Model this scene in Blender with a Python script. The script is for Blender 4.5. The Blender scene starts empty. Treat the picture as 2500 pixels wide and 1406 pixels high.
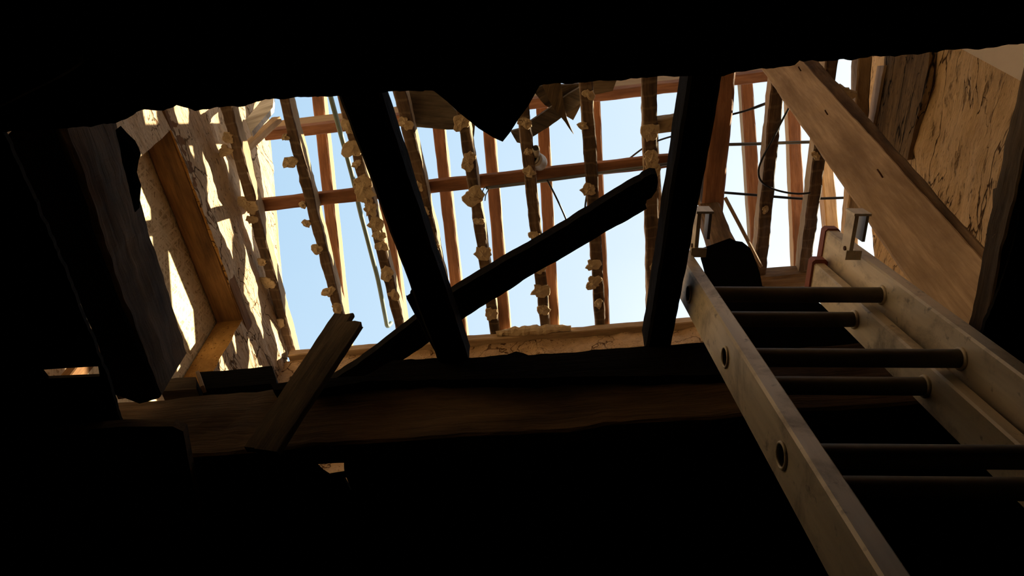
import bpy, math, random
from mathutils import Vector, Matrix, noise
from mathutils.geometry import tessellate_polygon
SC = bpy.context.scene
COL = SC.collection

# ------------------------------------------------------------------ camera, sky, sun, exposure
EYE = Vector((0, 0, 1.5))
FPX, CX, CY = 1805.0, 1250.0, 703.0
_p, _y, _r = math.radians(57.3), math.radians(-8), math.radians(-1.75)
FWD = Vector((math.sin(_y)*math.cos(_p), math.cos(_y)*math.cos(_p), math.sin(_p)))
_r0 = Vector((math.cos(_y), -math.sin(_y), 0)); _u0 = _r0.cross(FWD)
RGT = _r0*math.cos(_r) - _u0*math.sin(_r)
UPV = _r0*math.sin(_r) + _u0*math.cos(_r)
cd = bpy.data.cameras.new('camera'); cam = bpy.data.objects.new('camera', cd); COL.objects.link(cam)
cd.sensor_width = 36; cd.lens = FPX/2500*36; cd.clip_start = 0.02
m = Matrix((RGT, UPV, -FWD)).transposed().to_4x4(); m.translation = EYE
cam.matrix_world = m
SC.camera = cam

SUN_EL, SUN_AZ = math.radians(40), math.radians(17)      # azimuth from +X towards +Y
SUN_DIR = Vector((math.cos(SUN_EL)*math.cos(SUN_AZ), math.cos(SUN_EL)*math.sin(SUN_AZ), math.sin(SUN_EL)))
w = bpy.data.worlds.new('sky'); SC.world = w; w.use_nodes = True
nt = w.node_tree; nt.nodes.clear()
def N(t, k, **kw):
    n = t.nodes.new(k)
    for a, b in kw.items(): setattr(n, a, b)
    return n
tc = N(nt, 'ShaderNodeTexCoord')
dp = N(nt, 'ShaderNodeVectorMath', operation='DOT_PRODUCT'); dp.inputs[1].default_value = Vector((0.80, 0.30, -0.30)).normalized()
nt.links.new(tc.outputs['Generated'], dp.inputs[0])
nz = N(nt, 'ShaderNodeTexNoise'); nz.inputs['Scale'].default_value = 3.2; nz.inputs['Detail'].default_value = 5; nz.inputs['Roughness'].default_value = .55
nt.links.new(tc.outputs['Generated'], nz.inputs['Vector'])
ad = N(nt, 'ShaderNodeMath', operation='MULTIPLY_ADD'); ad.inputs[1].default_value = .16; ad.inputs[2].default_value = -.08
nt.links.new(nz.outputs['Fac'], ad.inputs[0])
sm = N(nt, 'ShaderNodeMath', operation='ADD'); nt.links.new(dp.outputs['Value'], sm.inputs[0]); nt.links.new(ad.outputs[0], sm.inputs[1])
cr = N(nt, 'ShaderNodeValToRGB'); nt.links.new(sm.outputs[0], cr.inputs[0])
mr = N(nt, 'ShaderNodeMapRange'); mr.inputs['From Min'].default_value = -.5; mr.inputs['From Max'].default_value = .55
nt.links.new(sm.outputs[0], mr.inputs['Value']); nt.links.new(mr.outputs[0], cr.inputs[0])
e = cr.color_ramp.elements
e[0].position = 0; e[0].color = (.42, .61, .80, 1)
e[1].position = .86; e[1].color = (1.15, 1.18, 1.15, 1)
for pos, c in ((.22, (.51, .68, .84)), (.42, (.63, .76, .92)), (.60, (.84, .93, .98))):
    q = e.new(pos); q.color = (*c, 1)
bg = N(nt, 'ShaderNodeBackground'); bg.inputs['Strength'].default_value = 1.0
nt.links.new(cr.outputs[0], bg.inputs['Color'])
wo = N(nt, 'ShaderNodeOutputWorld'); nt.links.new(bg.outputs[0], wo.inputs['Surface'])
sd = bpy.data.lights.new('sun', 'SUN'); sd.energy = 18; sd.color = (1, .83, .54); sd.angle = math.radians(.55)
so = bpy.data.objects.new('sun', sd); COL.objects.link(so)
so.rotation_euler = SUN_DIR.to_track_quat('Z', 'Y').to_euler(); so.location = (6, 1, 8)
SC.view_settings.view_transform = 'Standard'; SC.view_settings.look = 'None'
SC.view_settings.gamma = 1; SC.view_settings.exposure = 0.24; SC.view_settings.use_curve_mapping = False

# ------------------------------------------------------------------ helpers: sight lines, meshes, tags
# all heights below are measured from the eye (1.5 m above the floor)
def ray(x, y): return RGT*((x-CX)/FPX) - UPV*((y-CY)/FPX) + FWD
def at(x, y, X=None, Y=None, Z=None, D=None):
    v = ray(x, y)
    t = X/v.x if X is not None else Y/v.y if Y is not None else Z/v.z if Z is not None else D
    return v*t
ROOF_T = math.tan(math.radians(33)); EAVE = 2.9; H = 4.0
def roof_z(y): return H + (EAVE-y)*ROOF_T
def at_roof(x, y, off=0):
    v = ray(x, y); return v*((H+off+EAVE*ROOF_T)/(v.z+v.y*ROOF_T))
def V(*a): return Vector(a)
RNG = random.Random(7)

class MB:
    def __init__(s): s.v = []; s.g = []; s.f = []; s.mi = []
    def add(s, vs, fs, gs=None, mi=0):
        b = len(s.v); s.v += [Vector(q) for q in vs]; s.g += [Vector(q) for q in (gs or vs)]
        s.f += [tuple(b+i for i in f) for f in fs]; s.mi += [mi]*len(fs); return s
    def build(s, name, mats, parent=None, smooth=False, fix=True):
        if not isinstance(mats, (list, tuple)): mats = [mats]
        if parent is None:
            lo = [min(v[i] for v in s.v) for i in range(3)]; hi = [max(v[i] for v in s.v) for i in range(3)]
            org = Vector(((lo[0]+hi[0])/2, (lo[1]+hi[1])/2, lo[2])) + EYE
        else: org = Vector(parent['_o'])
        me = bpy.data.meshes.new(name)
        me.from_pydata([tuple(v+EYE-org) for v in s.v], [], s.f)
        a = me.attributes.new('grain', 'FLOAT_VECTOR', 'POINT')
        a.data.foreach_set('vector', [c for g in s.g for c in g])
        for q in mats: me.materials.append(q)
        me.polygons.foreach_set('material_index', s.mi)
        if smooth: me.polygons.foreach_set('use_smooth', [True]*len(me.polygons))
        if fix:
            import bmesh
            bm = bmesh.new(); bm.from_mesh(me); bmesh.ops.recalc_face_normals(bm, faces=bm.faces); bm.to_mesh(me); bm.free()
        me.update()
        o = bpy.data.objects.new(name, me); COL.objects.link(o)
        if parent is None: o.location = org
        else: o.parent = parent
        o['_o'] = tuple(org)
        return o
def empty(name, loc):
    o = bpy.data.objects.new(name, None); COL.objects.link(o); o.location = loc + EYE; o['_o'] = tuple(o.location); o.empty_display_size = .05
    return o
def tag(o, label=None, cat=None, group=None, kind=None):
    if label: o['label'] = label
    if cat: o['category'] = cat
    if group: o['group'] = group
    if kind: o['kind'] = kind
    return o

def frame(A, B, up):
    d = (B-A).normalized(); s = d.cross(up).normalized(); return d, s, s.cross(d).normalized()
def timber(A, B, w, h, up=(0, 0, 1), rough=.004, seg=None, rag=(0, 0), taper=1.0, anchor=0.0, mb=None, bow=0.0, seed=None):
    """squared timber whose underside centre line runs A to B (anchor 0) or whose axis does (anchor .5)"""
    mb = mb or MB(); A, B = Vector(A), Vector(B); d, s, v = frame(A, B, Vector(up)); L = (B-A).length
    seg = seg or max(6, int(L/.06)); sd = seed if seed is not None else RNG.random()*100
    c = .10*min(w, h); hw, hh = w/2, h/2
    nx = 3
    def sect():
        pts = []
        cs = [(-hw, -hh), (hw, -hh), (hw, hh), (-hw, hh)]
        for i in range(4):
            a, b = Vector((*cs[i], 0)), Vector((*cs[(i+1) % 4], 0)); q = (b-a).normalized()
            l = (b-a).length
            for k in range(nx+1): pts.append(a+q*(c+(l-2*c)*k/nx))
        return pts
    S = sect(); n = len(S); vs, gs, fs = [], [], []
    for i in range(seg+1):
        t = i/seg; k = 1+(taper-1)*t
        for j, q in enumerate(S):
            off = 0
            if i == 0 and rag[0]: off = -rag[0]*(noise.noise(V(q.x*30+sd, q.y*30, 3))+.9*noise.noise(V(q.x*90, q.y*90+sd, 9)))
            if i == seg and rag[1]: off = rag[1]*(noise.noise(V(q.x*30+sd, q.y*30, 7))+.9*noise.noise(V(q.x*90, q.y*90+sd, 5)))
            nn = noise.noise_vector(V(q.x*14+sd, q.y*14, t*L*7))*rough + noise.noise_vector(V(q.x*50, q.y*50+sd, t*L*32))*rough*.55
            P = A+d*(t*L+off)+s*(q.x*k)+v*(q.y*k+h*(.5-anchor))+nn + v*(bow*math.sin(math.pi*t))
            vs.append(P); gs.append(V(t*L+sd, q.x, q.y))
    for i in range(seg):
        for j in range(n):
            a, b = i*n+j, i*n+(j+1) % n; fs.append((a, b, b+n, a+n))
    fs.append(tuple(range(n-1, -1, -1))); fs.append(tuple(range(seg*n, seg*n+n)))
    return mb.add(vs, fs, gs)
def tube(pts, r, n=10, mb=None, close=True, smooth=0):
    mb = mb or MB(); P = [Vector(p) for p in pts]
    if smooth:
        Q = []
        for i in range(len(P)-1):
            p0, p1, p2, p3 = P[max(0, i-1)], P[i], P[i+1], P[min(len(P)-1, i+2)]
            for k in range(smooth):
                t = k/smooth
                Q.append(.5*((2*p1)+(p2-p0)*t+(2*p0-5*p1+4*p2-p3)*t*t+(3*p1-p0-3*p2+p3)*t**3))
        P = Q+[P[-1]]
    vs, fs, gs = [], [], []; L = 0; prev = None
    for i, p in enumerate(P):
        d = (P[min(i+1, len(P)-1)]-P[max(i-1, 0)]).normalized()
        s = d.cross(V(0.3, .2, .93)).normalized() if prev is None else (prev-d*prev.dot(d)).normalized()
        prev = s; u = s.cross(d)
        if i: L += (p-P[i-1]).length
        rr = r(i/(len(P)-1)) if callable(r) else r
        for j in range(n):
            a = 2*math.pi*j/n; vs.append(p+(s*math.cos(a)+u*math.sin(a))*rr); gs.append(V(L, math.cos(a)*rr, math.sin(a)*rr))
    for i in range(len(P)-1):
        for j in range(n):
            a, b = i*n+j, i*n+(j+1) % n; fs.append((a, b, b+n, a+n))
    if close: fs.append(tuple(range(n-1, -1, -1))); fs.append(tuple(range((len(P)-1)*n, len(P)*n)))
    return mb.add(vs, fs, gs)
def rag_loop(P, step, amp, seed=0):
    """subdivide a closed loop of points and roughen it in the loop's own plane"""
    out = []; n = len(P)
    for i in range(n):
        a, b = P[i], P[(i+1) % n]; k = max(1, int((b-a).length/step))
        for j in range(k):
            q = a.lerp(b, j/k); nv = noise.noise_vector(q*(.35/step)+V(seed, 0, 0))*amp + noise.noise_vector(q*(1.1/step)+V(0, seed, 0))*amp*.5
            out.append(q+nv)
    return out
def slab(loops, off, mb=None, flat=True, g=None):
    """plate bounded by an outer loop and hole loops, swept by the vector off"""
    mb = mb or MB(); off = Vector(off); vs = [p for l in loops for p in l]; n = len(vs)
    tri = tessellate_polygon([[tuple(p) for p in l] for l in loops])
    fs = [tuple(t) for t in tri]+[tuple(i+n for i in reversed(t)) for t in tri]; b = 0
    for l in loops:
        k = len(l)
        for i in range(k): fs.append((b+i, b+(i+1) % k, b+(i+1) % k+n, b+i+n))
        b += k
    allv = vs+[p+off for p in vs]
    return mb.add(allv, fs, [g(p) for p in allv] if g else None)
def board_px(px, Z=None, Y=None, X=None, th=.02, step=.03, amp=.004, seed=0, gdir=None):
    P = [at(x, y, X=X, Y=Y, Z=Z) for x, y in px]
    P = rag_loop(P, step, 0 if not amp else amp, seed)
    ax = V(0, 0, 1) if Z is not None else V(0, 1, 0) if Y is not None else V(1, 0, 0)
    i = 2 if Z is not None else 1 if Y is not None else 0
    c = Z if Z is not None else Y if Y is not None else X
    for p in P: p[i] = c
    gd = Vector(gdir).normalized() if gdir else V(1, 0, 0)
    sdv = gd.cross(ax).normalized()
    return slab([P], ax*th, g=lambda p: V(p.dot(gd), p.dot(sdv), p.dot(ax)))
def box(c, sx, sy, sz, ex, ey, ez, mb=None, bev=0.0):
    """box with centre c, half sizes s*, axes e*, with chamfered long edges along ez"""
    mb = mb or MB(); b = bev
    sec = [(-sx, -sy+b), (-sx+b, -sy), (sx-b, -sy), (sx, -sy+b), (sx, sy-b), (sx-b, sy), (-sx+b, sy), (-sx, sy-b)] if b else [(-sx, -sy), (sx, -sy), (sx, sy), (-sx, sy)]
    n = len(sec); vs = [c+ex*x+ey*y+ez*z for z in (-sz, sz) for x, y in sec]
    gs = [V(z, x, y) for z in (-sz, sz) for x, y in sec]
    fs = [(i, (i+1) % n, (i+1) % n+n, i+n) for i in range(n)]+[tuple(range(n-1, -1, -1)), tuple(range(n, 2*n))]
    return mb.add(vs, fs, gs)

# ------------------------------------------------------------------ materials
def mat(name): 
    q = bpy.data.materials.new(name); q.use_nodes = True; t = q.node_tree
    b = t.nodes['Principled BSDF']; return q, t, b
def ramp(t, src, stops):
    r = N(t, 'ShaderNodeValToRGB'); el = r.color_ramp.elements
    el[0].position, el[0].color = stops[0][0], (*stops[0][1], 1); el[1].position, el[1].color = stops[-1][0], (*stops[-1][1], 1)
    for p, c in stops[1:-1]: q = el.new(p); q.color = (*c, 1)
    t.links.new(src, r.inputs[0]); return r.outputs[0]
def mapped(t, sc, attr=True):
    if attr: a = N(t, 'ShaderNodeAttribute', attribute_name='grain'); src = a.outputs['Vector']
    else: a = N(t, 'ShaderNodeTexCoord'); src = a.outputs['Object']
    mp = N(t, 'ShaderNodeMapping'); mp.inputs['Scale'].default_value = sc; t.links.new(src, mp.inputs['Vector']); return mp.outputs[0]
def tex_noise(t, vec, scale, detail=6, rough=.6, dist=0):
    n = N(t, 'ShaderNodeTexNoise'); n.inputs['Scale'].default_value = scale; n.inputs['Detail'].default_value = detail
    n.inputs['Roughness'].default_value = rough; n.inputs['Distortion'].default_value = dist; t.links.new(vec, n.inputs['Vector']); return n.outputs['Fac']
def mix(t, f, a, b, mode='MIX'):
    q = N(t, 'ShaderNodeMix', data_type='RGBA', blend_type=mode)
    if isinstance(f, float): q.inputs[0].default_value = f
    else: t.links.new(f, q.inputs[0])
    for v, i in ((a, 6), (b, 7)):
        if isinstance(v, tuple): q.inputs[i].default_value = (*v, 1)
        else: t.links.new(v, q.inputs[i])
    return q.outputs[2]
def bump(t, b, h, s, d=.01):
    q = N(t, 'ShaderNodeBump'); q.inputs['Strength'].default_value = s; q.inputs['Distance'].default_value = d
    t.links.new(h, q.inputs['Height']); t.links.new(q.outputs[0], b.inputs['Normal'])
def wood(name, dark, lite, stain=None, rough=.85, laths=False, bs=.6, side=None, spec=.2):
    q, t, b = mat(name); v = mapped(t, (1, 1, 1))
    v1 = mapped(t, (3, 45, 45)); g1 = tex_noise(t, v1, 1.6, 8, .65, .4)
    v2 = mapped(t, (1.2, 6, 6)); g2 = tex_noise(t, v2, 2.2, 5, .6)
    c = ramp(t, g1, [(.3, dark), (.7, lite)])
    c = mix(t, ramp(t, g2, [(.42, (0, 0, 0)), (.68, (1, 1, 1))]), c, stain or tuple(x*.45 for x in dark))
    if laths:
        w_ = N(t, 'ShaderNodeTexWave', wave_type='BANDS', bands_direction='X'); w_.inputs['Scale'].default_value = 4.2; w_.inputs['Distortion'].default_value = 3.0; w_.inputs['Detail'].default_value = 3
        w_.inputs['Detail Scale'].default_value = 2.0
        t.links.new(v, w_.inputs['Vector'])
        c = mix(t, ramp(t, w_.outputs['Fac'], [(.86, (0, 0, 0)), (1.0, (.24, .24, .24))]), c, (.30, .235, .17))
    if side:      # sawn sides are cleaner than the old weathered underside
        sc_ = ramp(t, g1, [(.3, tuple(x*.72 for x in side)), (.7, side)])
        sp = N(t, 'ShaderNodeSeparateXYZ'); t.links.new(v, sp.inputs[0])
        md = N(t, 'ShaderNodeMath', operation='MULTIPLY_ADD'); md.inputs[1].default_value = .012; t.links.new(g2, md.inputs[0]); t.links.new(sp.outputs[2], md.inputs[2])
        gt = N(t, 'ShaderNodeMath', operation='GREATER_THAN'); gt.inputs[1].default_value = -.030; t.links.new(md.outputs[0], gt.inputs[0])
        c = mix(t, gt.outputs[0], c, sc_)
    t.links.new(c, b.inputs['Base Color']); b.inputs['Roughness'].default_value = rough; b.inputs['Specular IOR Level'].default_value = spec
    bump(t, b, g1, bs, .006); return q
def cob(name, lite, dark, crackc, sx=(1, 1, 1), crack=5.0, pits=True, attr=False, bs=.9, cw=.035, specks=None):
    q, t, b = mat(name); v = mapped(t, sx, attr)
    n1 = tex_noise(t, v, 3, 7, .62); n2 = tex_noise(t, v, 18, 6, .7)
    c = ramp(t, n1, [(.32, dark), (.62, lite)])
    c = mix(t, .45, c, ramp(t, n2, [(.3, tuple(x*.6 for x in dark)), (.65, lite)]), 'MIX')
    wv = N(t, 'ShaderNodeVectorMath', operation='ADD'); ns = N(t, 'ShaderNodeTexNoise'); ns.inputs['Scale'].default_value = 5; ns.inputs['Detail'].default_value = 4
    t.links.new(v, ns.inputs['Vector']); sc_ = N(t, 'ShaderNodeVectorMath', operation='SCALE'); sc_.inputs['Scale'].default_value = .35
    t.links.new(ns.outputs['Color'], sc_.inputs[0]); t.links.new(v, wv.inputs[0]); t.links.new(sc_.outputs[0], wv.inputs[1])
    vo = N(t, 'ShaderNodeTexVoronoi', feature='DISTANCE_TO_EDGE'); vo.inputs['Scale'].default_value = crack; t.links.new(wv.outputs[0], vo.inputs['Vector'])
    big = tex_noise(t, v, 2.1, 2, .5)
    cwn = N(t, 'ShaderNodeMapRange'); cwn.inputs['From Min'].default_value = .42; cwn.inputs['From Max'].default_value = .7; cwn.inputs['To Min'].default_value = .002; cwn.inputs['To Max'].default_value = cw*1.6
    t.links.new(big, cwn.inputs['Value'])
    dv = N(t, 'ShaderNodeMath', operation='DIVIDE'); t.links.new(vo.outputs['Distance'], dv.inputs[0]); t.links.new(cwn.outputs[0], dv.inputs[1])
    ck = ramp(t, dv.outputs[0], [(.25, (1, 1, 1)), (1, (0, 0, 0))])
    c = mix(t, ck, c, crackc)
    hh = N(t, 'ShaderNodeMath', operation='SUBTRACT'); t.links.new(n2, hh.inputs[0])
    ck2 = N(t, 'ShaderNodeMath', operation='MULTIPLY'); t.links.new(ck, ck2.inputs[0]); ck2.inputs[1].default_value = .8; t.links.new(ck2.outputs[0], hh.inputs[1])
    if pits:
        pv = N(t, 'ShaderNodeTexVoronoi'); pv.inputs['Scale'].default_value = 38; t.links.new(v, pv.inputs['Vector'])
        pr = ramp(t, pv.outputs['Distance'], [(.10, (1, 1, 1)), (.22, (0, 0, 0))])
        c = mix(t, pr, c, tuple(x*.55 for x in dark))
    if specks:
        sv = mapped(t, specks[0], attr); s1 = tex_noise(t, sv, 1.0, 5, .62, .3)
        sk = ramp(t, s1, [(specks[1], (0, 0, 0)), (specks[1]+.09, (.7, .7, .7))]); c = mix(t, sk, c, specks[2])
        h2 = N(t, 'ShaderNodeMath', operation='SUBTRACT'); t.links.new(hh.outputs[0], h2.inputs[0]); t.links.new(sk, h2.inputs[1]); hh = h2
    t.links.new(c, b.inputs['Base Color']); b.inputs['Roughness'].default_value = .95; b.inputs['Specular IOR Level'].default_value = .1
    bump(t, b, hh.outputs[0], bs, .03); return q
def plain(name, c, rough=.7, metal=0.0, var=.3, spec=.3, scale=12, bs=.25):
    q, t, b = mat(name); v = mapped(t, (1, 1, 1)); n = tex_noise(t, v, scale, 6, .6)
    col = ramp(t, n, [(.3, tuple(x*(1-var) for x in c)), (.7, c)])
    t.links.new(col, b.inputs['Base Color']); b.inputs['Roughness'].default_value = rough; b.inputs['Metallic'].default_value = metal; b.inputs['Specular IOR Level'].default_value = spec
    bump(t, b, n, bs, .003); return q
def alu():
    q, t, b = mat('worn_aluminium'); v = mapped(t, (2, 25, 25)); v2 = mapped(t, (1, 1, 1))
    n = tex_noise(t, v, 2, 6, .6); d = tex_noise(t, v2, 7, 7, .68, .5); d2 = tex_noise(t, v2, 45, 4, .6)
    c = ramp(t, n, [(.3, (.60, .51, .38)), (.7, (.76, .66, .50))])
    dm = ramp(t, d, [(.52, (0, 0, 0)), (.74, (1, 1, 1))]); c = mix(t, dm, c, (.22, .175, .12))
    c = mix(t, ramp(t, d2, [(.62, (0, 0, 0)), (.72, (.7, .7, .7))]), c, (.2, .16, .12))
    t.links.new(c, b.inputs['Base Color']); b.inputs['Metallic'].default_value = .5
    r = N(t, 'ShaderNodeMapRange'); r.inputs['To Min'].default_value = .42; r.inputs['To Max'].default_value = .68; t.links.new(d, r.inputs['Value']); t.links.new(r.outputs[0], b.inputs['Roughness'])
    bump(t, b, n, .12, .002); return q
def osb():
    q, t, b = mat('strand_board'); cols = None
    hs = []
    for k, rot in enumerate((.5, -.7, 1.5)):
        a = N(t, 'ShaderNodeTexCoord'); mp = N(t, 'ShaderNodeMapping'); mp.vector_type = 'TEXTURE'; mp.inputs['Rotation'].default_value = (rot, 0, 0); mp.inputs['Scale'].default_value = (1, .06, .010); mp.inputs['Location'].default_value = (0, k*.37, k*.21)
        t.links.new(a.outputs['Object'], mp.inputs['Vector'])
        vo = N(t, 'ShaderNodeTexVoronoi'); vo.inputs['Scale'].default_value = 1.0; t.links.new(mp.outputs[0], vo.inputs['Vector'])
        bw = N(t, 'ShaderNodeRGBToBW'); t.links.new(vo.outputs['Color'], bw.inputs[0]); hs.append(bw.outputs[0])
    mx = N(t, 'ShaderNodeMath', operation='MAXIMUM'); t.links.new(hs[0], mx.inputs[0]); t.links.new(hs[1], mx.inputs[1])
    m2 = N(t, 'ShaderNodeMath', operation='MAXIMUM'); t.links.new(mx.outputs[0], m2.inputs[0]); t.links.new(hs[2], m2.inputs[1])
    c = ramp(t, m2.outputs[0], [(.35, (.36, .27, .15)), (.62, (.60, .50, .32)), (.9, (.72, .62, .43))])
    t.links.new(c, b.inputs['Base Color']); b.inputs['Roughness'].default_value = .8; b.inputs['Specular IOR Level'].default_value = .2
    bump(t, b, m2.outputs[0], .5, .004); return q

M = dict(
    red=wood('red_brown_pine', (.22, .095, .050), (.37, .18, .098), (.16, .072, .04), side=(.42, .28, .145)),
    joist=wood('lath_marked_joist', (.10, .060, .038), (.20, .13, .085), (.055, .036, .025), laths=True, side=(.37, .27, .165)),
    tan=wood('tan_sawn_wood', (.33, .22, .125), (.54, .39, .24), (.25, .16, .09)),
    plank=wood('pale_dusty_plank', (.38, .26, .165), (.57, .42, .28), (.28, .185, .115), bs=.35),
    brown=wood('brown_beam', (.17, .10, .055), (.31, .20, .115), (.08, .05, .028)),
    lintel=wood('orange_brown_lintel', (.13, .060, .022), (.23, .115, .042), (.07, .032, .013)),
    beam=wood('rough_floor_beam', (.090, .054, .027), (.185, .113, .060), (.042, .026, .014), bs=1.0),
    grey=wood('weathered_grey_board', (.085, .068, .053), (.18, .145, .11), (.045, .036, .029)),
    white=wood('whitewashed_board', (.45, .42, .37), (.68, .65, .59), (.30, .26, .21)),
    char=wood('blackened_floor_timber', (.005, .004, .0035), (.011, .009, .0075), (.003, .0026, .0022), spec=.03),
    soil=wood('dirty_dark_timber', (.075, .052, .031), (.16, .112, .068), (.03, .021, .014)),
    cobl=cob('pinkish_cob', (.66, .52, .37), (.50, .375, .25), (.15, .09, .05), (1, .5, 1.45), 6.6, specks=((9, 14, 45), .645, (.16, .10, .055))),
    cobf=cob('ochre_cob', (.62, .42, .24), (.44, .275, .145), (.15, .075, .035), (1, 1, 1), 5.0),
    cobr=cob('streaked_cob', (.80, .56, .31), (.60, .385, .19), (.10, .05, .022), (1, .5, 2.2), 3.2, cw=.02, specks=((9, 8, 34), .60, (.19, .095, .035))),
    rawcob=cob('raw_earth', (.50, .27, .09), (.26, .115, .03), (.10, .045, .015), (1, 1, 1), 7),
    pale=plain('smooth_pale_plaster', (.56, .47, .36), .9, var=.12, scale=4),
    mortar=cob('mortar_drips', (.60, .47, .31), (.42, .31, .19), (.2, .13, .07), (1, 1, 1), 9, attr=True, pits=False, bs=.3, cw=.012),
    dimmed=plain('darkened_lower_room', (.022, .018, .014), .95, var=.4, scale=6),  # near-black colour stands in for the lower room's lack of light
    ceil=plain('darkened_ceiling', (.010, .008, .0065), .95, var=.4, scale=9),  # darkened so edges facing the sky still look unlit
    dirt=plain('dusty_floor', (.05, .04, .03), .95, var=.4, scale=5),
    floorup=plain('dusty_boards', (.34, .25, .16), .95, var=.35, scale=6),
    felt=plain('black_felt', (.0035, .0035, .004), 1.0, var=.3, spec=.0),
    redall=wood('red_brown_binder', (.22, .092, .048), (.35, .165, .088), (.15, .068, .038)),
    alu_shaded=plain('shaded_aluminium', (.20, .165, .12), .6, .6, var=.45, scale=9),  # rung aluminium, darkened for the shade on the undersides
    alu=alu(), osb=osb(),
    capred=plain('red_plastic', (.30, .085, .05), .55, var=.25),
    steel=plain('dull_steel', (.34, .33, .31), .5, .7, var=.3),
    rust=plain('rusty_iron', (.10, .045, .025), .8, .3),
    cable=plain('black_cable', (.018, .018, .02), .5), conduit=plain('grey_conduit', (.16, .17, .18), .5, var=.15),
    green=plain('grey_green_pipe', (.16, .22, .20), .5, var=.2), porcelain=plain('dusty_porcelain', (.52, .48, .42), .45, var=.2),
    rag=plain('dusty_rag', (.45, .37, .28), .95, var=.4),
)

# ------------------------------------------------------------------ the setting
XL, XR, YF, YB = -1.95, 1.85, 2.92, -2.6
TL, TR = .16, .18
ZC = 1.06
def lin(a, b, n): return [a+(b-a)*i/n for i in range(n+1)]
# left wall: rough cob, a boarded opening under a lintel, top cut along the roof slope
OY0, OY1, OZ0, OZ1 = 1.15, 2.345, 1.95, 3.60
def side_wall(X, sgn, th, ys, zlow, zup, hole, amp, mats, seed, dim_top=True, ytop=None):
    """rough wall in the plane X; inner face looks along sgn; zlow fixed heights, zup rows up to the roof line"""
    mb = MB(); nz_ = len(zlow)+zup
    def P(i, k):
        y = ys[i]
        if k < len(zlow): z = zlow[k]
        else:
            top = (ytop or roof_z)(y); z = zlow[-1]+(top-zlow[-1])*(k-len(zlow)+1)/zup
        return y, z
    def disp(y, z):
        q = V(seed, y, z)
        return amp*(noise.fractal(q*3.0, .8, 2.1, 5)*.7+.5*noise.noise(V(seed, y*2.2, z*9)))
    idx = {}; vs, fs, gs, mi = [], [], [], []
    for lay in (0, 1):
        for i in range(len(ys)):
            for k in range(nz_):
                y, z = P(i, k); x = X+sgn*disp(y, z)*(1 if z > ZC else .3) if lay == 0 else X-sgn*th
                idx[lay, i, k] = len(vs); vs.append(V(x, y, z)); gs.append(V(y, z, x))
    cells = set()
    for i in range(len(ys)-1):
        for k in range(nz_-1):
            yc = (ys[i]+ys[i+1])/2; zc = (P(i, k)[1]+P(i, k+1)[1]+P(i+1, k)[1]+P(i+1, k+1)[1])/4
            if hole and hole[0] < yc < hole[1] and hole[2] < zc < hole[3]: continue
            cells.add((i, k))
    for (i, k) in cells:
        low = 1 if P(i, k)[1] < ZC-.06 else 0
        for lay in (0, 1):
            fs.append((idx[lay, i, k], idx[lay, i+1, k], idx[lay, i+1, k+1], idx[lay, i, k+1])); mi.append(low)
        for (di, dk, a, b) in ((-1, 0, (0, 0), (0, 1)), (1, 0, (1, 0), (1, 1)), (0, -1, (0, 0), (1, 0)), (0, 1, (0, 1), (1, 1))):
            if (i+di, k+dk) not in cells:
                fs.append((idx[0, i+a[0], k+a[1]], idx[0, i+b[0], k+b[1]], idx[1, i+b[0], k+b[1]], idx[1, i+a[0], k+a[1]]))
                mi.append(2 if hole and hole[0]-.1 < ys[i] < hole[1]+.1 and P(i, k)[1] < hole[3]+.05 and P(i, k)[1] > ZC else low)
    mb.add(vs, fs, gs); mb.mi = mi
    return mb
ysl = lin(YB, -.3, 4)[:-1]+lin(-.3, OY0, 30)[:-1]+lin(OY0, OY1, 44)[:-1]+lin(OY1, YF+.14, 26)
zl = [-1.5, -.3, .6, 1.0]+lin(ZC, OZ0, 8)[:-1]+lin(OZ0, OZ1, 26)
def back_roof(y): return roof_z(y) if y > .35 else H+.6
side_wall(XL, 1, TL, ysl, zl, 34, (OY0, OY1, OZ0, OZ1), .030, None, 3.3, ytop=back_roof).build('wall_left', [M['cobl'], M['dimmed'], M['rawcob']], smooth=False)
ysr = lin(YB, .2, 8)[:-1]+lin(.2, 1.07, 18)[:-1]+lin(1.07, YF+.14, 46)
side_wall(XR, -1, TR, ysr, [-1.5, -.3, .6, 1.0]+lin(ZC, 3.0, 34), 26, None, .035, None, 8.1, ytop=lambda y: back_roof(y)-.42).build('wall_right', [M['cobr'], M['dimmed']], smooth=False)
# front wall under the eave
def front_wall():
    xs = lin(XL, XR, 100); zs = [-1.5, -.2, .8]+lin(ZC, 3.93, 56); mb = MB(); vs, fs, gs, mi = [], [], [], []
    n = len(zs)
    for lay in (0, 1):
        for x in xs:
            for z in zs:
                d = .035*(noise.fractal(V(x*3, 5.5, z*3), .8, 2.1, 5)*.7+.4*noise.noise(V(x*8, 2, z*8))) if z > ZC else 0
                vs.append(V(x, YF-d if lay == 0 else YF+.25, z)); gs.append(V(x, z, 0))
    o = len(xs)*n
    for i in range(len(xs)-1):
        for k in range(n-1):
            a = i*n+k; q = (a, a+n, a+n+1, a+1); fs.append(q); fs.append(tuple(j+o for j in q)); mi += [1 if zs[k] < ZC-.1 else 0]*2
    for i in range(len(xs)-1):
        for k in (0, n-1): a = i*n+k; fs.append((a, a+n, a+n+o, a+o)); mi.append(0)
    for i in (0, len(xs)-1):
        for k in range(n-1): a = i*n+k; fs.append((a, a+1, a+1+o, a+o)); mi.append(0)
    mb.add(vs, fs, gs); mb.mi = mi; return mb
front_wall().build('wall_front', [M['cobf'], M['dimmed']])
box(V(-.05, YB-.1, 1.55), 2.1, .1, 3.05, V(1, 0, 0), V(0, 1, 0), V(0, 0, 1)).build('wall_back', M['dimmed'])
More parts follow.
